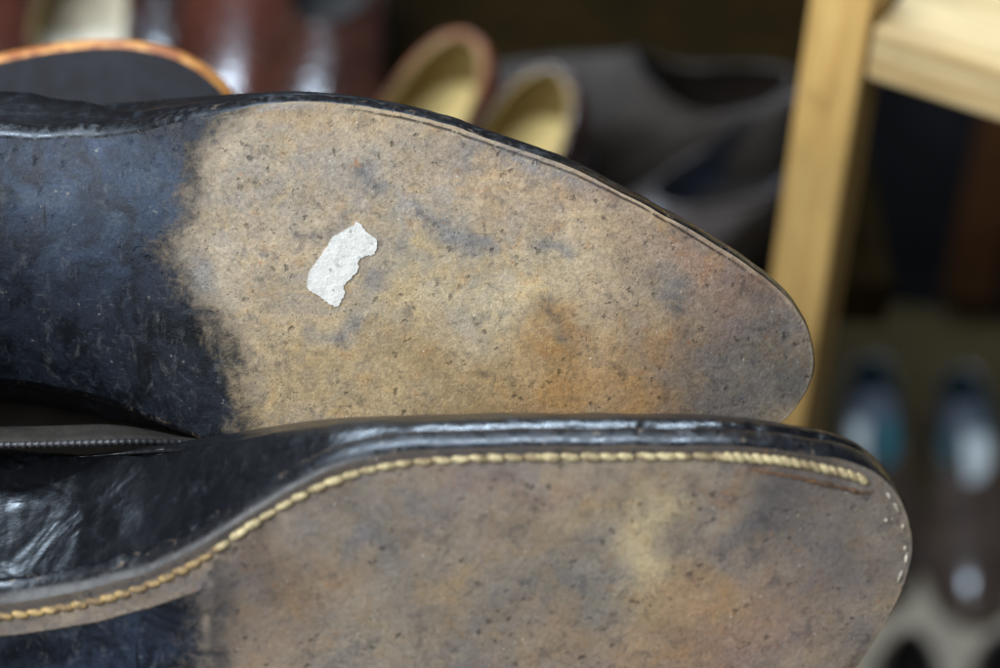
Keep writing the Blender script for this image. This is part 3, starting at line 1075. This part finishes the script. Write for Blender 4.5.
C_OUT = [(-560, 170), (-545, 120), (-490, 92), (-400, 88), (-300, 96), (-200, 100), (-120, 92), (-50, 74), (0, 62), (60, 51), (120, 48),
         (170, 57), (205, 76), (228, 100), (238, 130), (232, 165), (205, 205), (150, 240), (60, 262), (-60, 268), (-200, 262), (-350, 258), (-480, 252), (-545, 220)]
c = catmull([cast(Mi_c, px, py, zb_c)[:2] for px, py in C_OUT], True, 10)
O_c = resample(c, 200)
O_c = np.roll(O_c, -int(np.argmin(O_c[:, 0])), 0)
AX_C = np.array([cast(Mi_c, px, py, zb_c)[:2] for px, py in [(-460, 172), (0, 160), (150, 140)]])
xhc = O_c[:, 0].min()
T_c = topline(len(O_c), xhc + .008, xhc + .150, AX_C[0, 1], AX_C[1, 1], .030, .08, .06, .075, sgn=1 if O_c[4, 1] > O_c[0, 1] else -1)
n = NT('worn tan edge')
ec = n.mix(n.step(n.noise(130, 6, .7, .6), .44, .62), lin((146, 82, 32)), lin((202, 144, 74)))
ec = n.mix(n.step(n.noise(90, 5, .7, .4, loc=(2, 0, 0)), .52, .68, 0, .7), ec, lin((128, 64, 40)))
M_tan = n.done(ec, .5, n.bump(n.noise(300, 5, .6), .5, .001), .4)
build_shoe(root_c, O_c, axis_from(AX_C), zb_c,
           dict(sole=plain('charcoal rubber', lin((40, 41, 47)), .8, .22, 120, .3, .4), welt=M_tan,
                upper=leather('chestnut leather', lin((88, 46, 30)), lin((150, 100, 80)), .3, .5, 8), lining=M_lin_dark, insole=M_lin_dark),
           edge=(.0022, .0050), bulge_fn=lambda p, m: (-.002, .016), top=T_c, rings=24)
heel_block(root_c, O_c, xhc + .065, zb_c, M_edge, .012)

# ================================================================== background shoes
BZ = 0.66      # bench height
M_brown = leather('brown polished leather', lin((70, 36, 27)), lin((160, 110, 90)), .15, .4, 11, scuff_amt=.1, spec=.9)
M_brown2 = leather('dark brown polished leather', lin((50, 28, 21)), lin((140, 92, 70)), .15, .4, 13, scuff_amt=.1, spec=.9)
M_orange = leather('tan brown leather', lin((104, 56, 28)), lin((190, 130, 80)), .36, .4, 15, scuff_amt=.3)
M_darkbr = leather('dull brown leather', lin((62, 34, 20)), lin((100, 64, 40)), .5, .3, 25, scuff_amt=.2)
M_cream = plain('cream insole', lin((214, 194, 134)), .6, .2, 40)
M_creaml = plain('cream lining', lin((124, 106, 64)), .65, .12, 40)
M_dsole = plain('dark shoe sole', lin((30, 24, 20)), .5)
M_greys = plain('grey brown suede', lin((56, 52, 49)), .92, .18, 90, .15, .4)
M_blue = plain('faded blue lining', lin((52, 60, 74)), .5, .2, 60)
M_dkloaf = leather('dark brown loafer leather', lin((88, 73, 64)), lin((120, 112, 110)), .12, .3, 17, scuff_amt=.2, spec=1.0)
M_teal = plain('dark teal lining', lin((18, 62, 70)), .6, .2, 60)


def banded(name, sgn):
    n = NT(name)
    sp = n.node('ShaderNodeSeparateXYZ')
    n.put(sp.inputs[0], n.co())
    y = n.add(n.mul(sp.outputs[1], sgn), n.mul(n.sub(n.noise(60, 3), .5), .012))
    c = n.mix(n.step(y, -.012, -.004), lin((30, 112, 124)), lin((84, 76, 74)))
    c = n.mix(n.step(y, .001, .006), c, lin((236, 242, 240)))  # white band paints the lit, shiny side of the insole
    x = n.step(sp.outputs[0], .045, .075)
    c = n.mix(x, lin((92, 96, 106)), c)
    return n.done(c, .85, None, .2)


M_ins_l, M_ins_r = banded('pale and teal insole', -1), banded('teal and pale insole', 1)
M_pale = plain('pale insole', lin((196, 190, 172)), .5, .2, 60)
M_tanin = plain('tan insole', lin((150, 120, 84)), .6)


def mset(up, sole=M_dsole, lining=M_lin_dark, insole=M_lin_dark, binding=None):
    d_ = dict(sole=sole, welt=sole, upper=up, lining=lining, insole=insole)
    if binding: d_['binding'] = binding
    return d_


def ang(px0, py0, px1, py1, z):
    a, b = on_z(px0, py0, z), on_z(px1, py1, z)
    return math.atan2(b.y - a.y, b.x - a.x)


def place(px, py, z, ox=0.07):
    return on_z(px, py, z)


def shoe_at(px, py, dirpx, z, label, mats, k=0.27, name='leather_shoe', **kw):
    """(px,py): the middle of the opening's insole; dirpx: a point the toe heads to"""
    L = kw.get('L', 0.275)
    p = on_z(px, py, z + .03)
    q = on_z(dirpx[0], dirpx[1], z + .03)
    a = math.atan2(q.y - p.y, q.x - p.x)
    loc = Vector((p.x - math.cos(a) * L * k, p.y - math.sin(a) * L * k, z))
    return generic_shoe(name, label, loc, a, mats, **kw)


G_BR = 'brown shoes heaped on the bench'
CL = dict(name='loafer', group='cream lined loafers', L=.265, Wd=.088, heel=.066, side=.044, front=.050, opening=.56, tilt=(13, 0))
shoe_at(512, 182, (392, 330), BZ + .060, 'dark glossy loafer with cream insole, right one of the cream lined pair', mset(M_brown2, lining=M_creaml, insole=M_cream), **CL)
shoe_at(426, 146, (306, 290), BZ + .060, 'tan brown loafer with cream insole, left one of the cream lined pair', mset(M_orange, lining=M_creaml, insole=M_cream),
        mirror=-1, **CL)
shoe_at(338, 20, (300, 150), BZ, 'dark brown shoe with black lining, left of the cream lined pair', mset(M_brown2), group=G_BR, L=.27)
shoe_at(250, -30, (228, 90), BZ, 'reddish brown glossy shoe above the tan edged sole', mset(M_brown), group=G_BR, L=.28, mirror=-1)
shoe_at(165, -60, (140, 80), BZ, 'dark brown shoe between the glossy reddish shoe and the pale lined one', mset(M_brown2), group=G_BR, L=.28)
shoe_at(88, 40, (50, 170), BZ + .06, 'brown shoe with pale cream insole at the upper left', mset(M_brown, lining=M_creaml, insole=M_pale), group=G_BR, L=.27, mirror=-1, tilt=(13, 0))
shoe_at(-10, -10, (-40, 110), BZ, 'reddish brown shoe in the far upper left corner', mset(M_brown), group=G_BR, L=.28)
# grey suede shoe and the dark one in front of it
shoe_at(708, 150, (600, 150), BZ, 'large dull grey brown suede shoe with bluish lining, left of the wooden post', mset(M_greys, lining=M_dsole, insole=M_greys),
        name='suede_shoe', L=.25, Wd=.105, heel=.070, side=.060, front=.085, toe_h=.07, opening=.40, hw=.26, k=.2)
shoe_at(742, 212, (650, 262), BZ, 'dark brown shoe below the grey suede one', mset(leather('dim brown leather', lin((58, 52, 50)), lin((110, 106, 106)), .4, .4, 19), lining=M_blue),
        name='leather_shoe', group=G_BR, L=.26, Wd=.09)

# bench that carries the heap
M_bench = plain('dark stained board', lin((24, 16, 3)), .9, .3, 30, .05)
bench = thing('bench', 'dark low bench carrying the heap of brown shoes', 'bench', Matrix.Translation((-0.40, 1.22, 0)))
box('bench_top', (1.24, 0.56, 0.03), M_bench, bench, (0, 0, BZ - .0155))
for sx in (-.57, .42):
    for sy in (-.22, .22):
        box('leg', (.04, .04, BZ - .031), M_bench, bench, (sx, sy, (BZ - .031) / 2))

# stepped stand the three sole-out shoes lie on
M_stand = plain('black painted board', lin((30, 26, 22)), .7, .3, 40, .2)
stand = thing('display_stand', 'dark stepped stand under the worn black shoes', 'stand', Matrix.Translation((0, 0, 0)))
box('upper_board', (.50, .215, .018), M_stand, stand, (-.215, .345, .993))
box('lower_board', (.40, .20, .018), M_stand, stand, (-.32, .557, .918))
for (lx, ly, lz) in ((-.44, .26, .984), (.015, .26, .984), (-.44, .44, .984), (.015, .44, .984), (-.50, .64, .909), (-.14, .64, .909)):
    box('leg', (.024, .024, lz), M_stand, stand, (lx, ly, lz / 2))

# ================================================================== wooden rack on the right
PHI = R(-29)
pt = W(842, 60, 0.86)
M_wpost = wood('pine post', lin((206, 172, 108)), lin((188, 148, 86)), 'Z')
M_wboard = wood('pale pine board', lin((198, 176, 132)), lin((176, 146, 94)), 'X')
rack = thing('shelf_rack', 'pale pine shelf rack with an upright post and a board, right of the shoes', 'shelf rack',
             Matrix.Translation((pt.x, pt.y, 0)) @ Matrix.Rotation(PHI, 4, 'Z'))
box('post', (.026, .026, 1.45), M_wpost, rack, (0, 0, 1.45 / 2), bevel=.002)
sb = W(880, 61, 0.855)
box('shelf_board', (1.1, .42, .024), M_wboard, rack, (.013 + .0015 + .55, .198, sb.z + .012), bevel=.002)
box('post', (.026, .026, 1.45), M_wpost, rack, (1.13, 0, 1.45 / 2), bevel=.002)

# dark cabinet added to fill the deep shade behind the rack
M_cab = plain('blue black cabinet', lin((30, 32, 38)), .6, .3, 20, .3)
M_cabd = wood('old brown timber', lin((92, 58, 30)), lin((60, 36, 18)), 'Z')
cab = thing('cabinet', 'tall dark cabinet added to fill the shade behind the teal lined loafers', 'cabinet', Matrix.Translation((.98, 1.68, 0)) @ Matrix.Rotation(R(-6), 4, 'Z'))
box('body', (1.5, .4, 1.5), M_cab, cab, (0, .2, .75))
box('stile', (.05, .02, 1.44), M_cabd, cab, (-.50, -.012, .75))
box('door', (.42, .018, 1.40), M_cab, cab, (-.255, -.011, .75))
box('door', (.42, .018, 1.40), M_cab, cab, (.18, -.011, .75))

M_rim = plain('pale brown binding', lin((128, 112, 100)), .6)
# loafers on the floor under the rack
kw = dict(name='loafer', group='teal lined loafers on the floor', L=.285, Wd=.094, toe=.03, heel=.060, side=.042, front=.046)
shoe_at(870, 436, (880, 620), 0, 'dark loafer with teal lining, nearer the lower shoe toe', mset(M_dkloaf, lining=M_teal, insole=M_ins_l, binding=M_rim), mirror=-1, **kw)
shoe_at(960, 448, (978, 640), 0, 'dark loafer with teal lining and pale insole, at the right edge', mset(M_dkloaf, lining=M_teal, insole=M_ins_r, binding=M_rim), **kw)
mp = on_z(940, 640, 0)
lit_strip = box('lit_floor_strip', (.9, .16, .006), plain('lit floor tone', lin((204, 190, 168)), .9, .15, 40), None, (mp.x + .2, mp.y - .01, .0035), rot=(0, 0, R(-6)))  # added pale strip, stands for the lit front of the floor
lit_strip['label'] = 'added pale strip painted as lit floor, below the teal lined loafers'
lit_strip['category'] = 'mat'
kw2 = dict(name='loafer', group='dark loafers at the bottom edge', L=.27, Wd=.096, toe=.03)
shoe_at(905, 735, (915, 900), 0, 'dark loafer at the bottom edge, heel towards the lower shoe toe', mset(M_dkloaf), mirror=-1, **kw2)
shoe_at(1000, 735, (1012, 900), 0, 'dark loafer in the bottom right corner', mset(M_dkloaf), **kw2)

# ================================================================== setting
n = NT('olive brown floor')
a = n.noise(3.5, 6, .6, .4)
b = n.noise(60, 4, .6)
fc_ = n.mix(n.step(a, .35, .65), lin((74, 64, 42)), lin((56, 47, 28)))  # floor tone darkened to carry the shade behind the loafers
fc_ = n.gain(fc_, n.step(b, .3, .7, .86, 1.1))
M_floor = n.done(fc_, .9, n.bump(b, .2, .002), .1)
o = link_mesh('floor', [(-4, -3, 0), (4, -3, 0), (4, 3, 0), (-4, 3, 0)], [(0, 1, 2, 3)], M_floor, None, False)
o['kind'] = 'structure'
M_wall = plain('dim brown plaster wall', lin((64, 52, 30)), .85, .25, 6, .2)
o = box('wall', (8, .1, 2.6), M_wall, None, (0, 3.05, 1.3))
o['kind'] = 'structure'

# ================================================================== light
wd = bpy.data.worlds.new('World')
scene.world = wd
wd.use_nodes = True
wd.node_tree.nodes['Background'].inputs[0].default_value = (.80, .88, 1, 1)
wd.node_tree.nodes['Background'].inputs[1].default_value = 0.045


def area(name, loc, target, sx, sy, power, col):
    l = bpy.data.lights.new(name, 'AREA')
    l.shape = 'RECTANGLE'
    l.size, l.size_y = sx, sy
    l.energy = power
    l.color = col
    o = bpy.data.objects.new(name, l)
    COL.objects.link(o)
    o.location = loc
    o.rotation_euler = (Vector(target) - Vector(loc)).to_track_quat('-Z', 'Y').to_euler()
    return o


tgt = W(480, 330, .52)
area('doorway_daylight', tgt + Vector((-1.0, -.85, 1.55)), tgt, 2.3, 2.0, 122, (.92, .965, 1.0))
area('ceiling_tube', tgt + Vector((-.25, 1.2, 1.25)), tgt, 1.3, .10, 42, (.66, .82, 1.0))

# ================================================================== render
scene.render.engine = 'CYCLES'
scene.cycles.use_denoising = True
try:
    scene.cycles.denoiser = 'OPENIMAGEDENOISE'
    scene.cycles.denoising_input_passes = 'RGB_ALBEDO_NORMAL'
except Exception:
    pass
scene.cycles.max_bounces = 6
scene.view_settings.view_transform = 'Standard'
scene.view_settings.look = 'None'
scene.view_settings.exposure = 0
scene.view_settings.gamma = 1
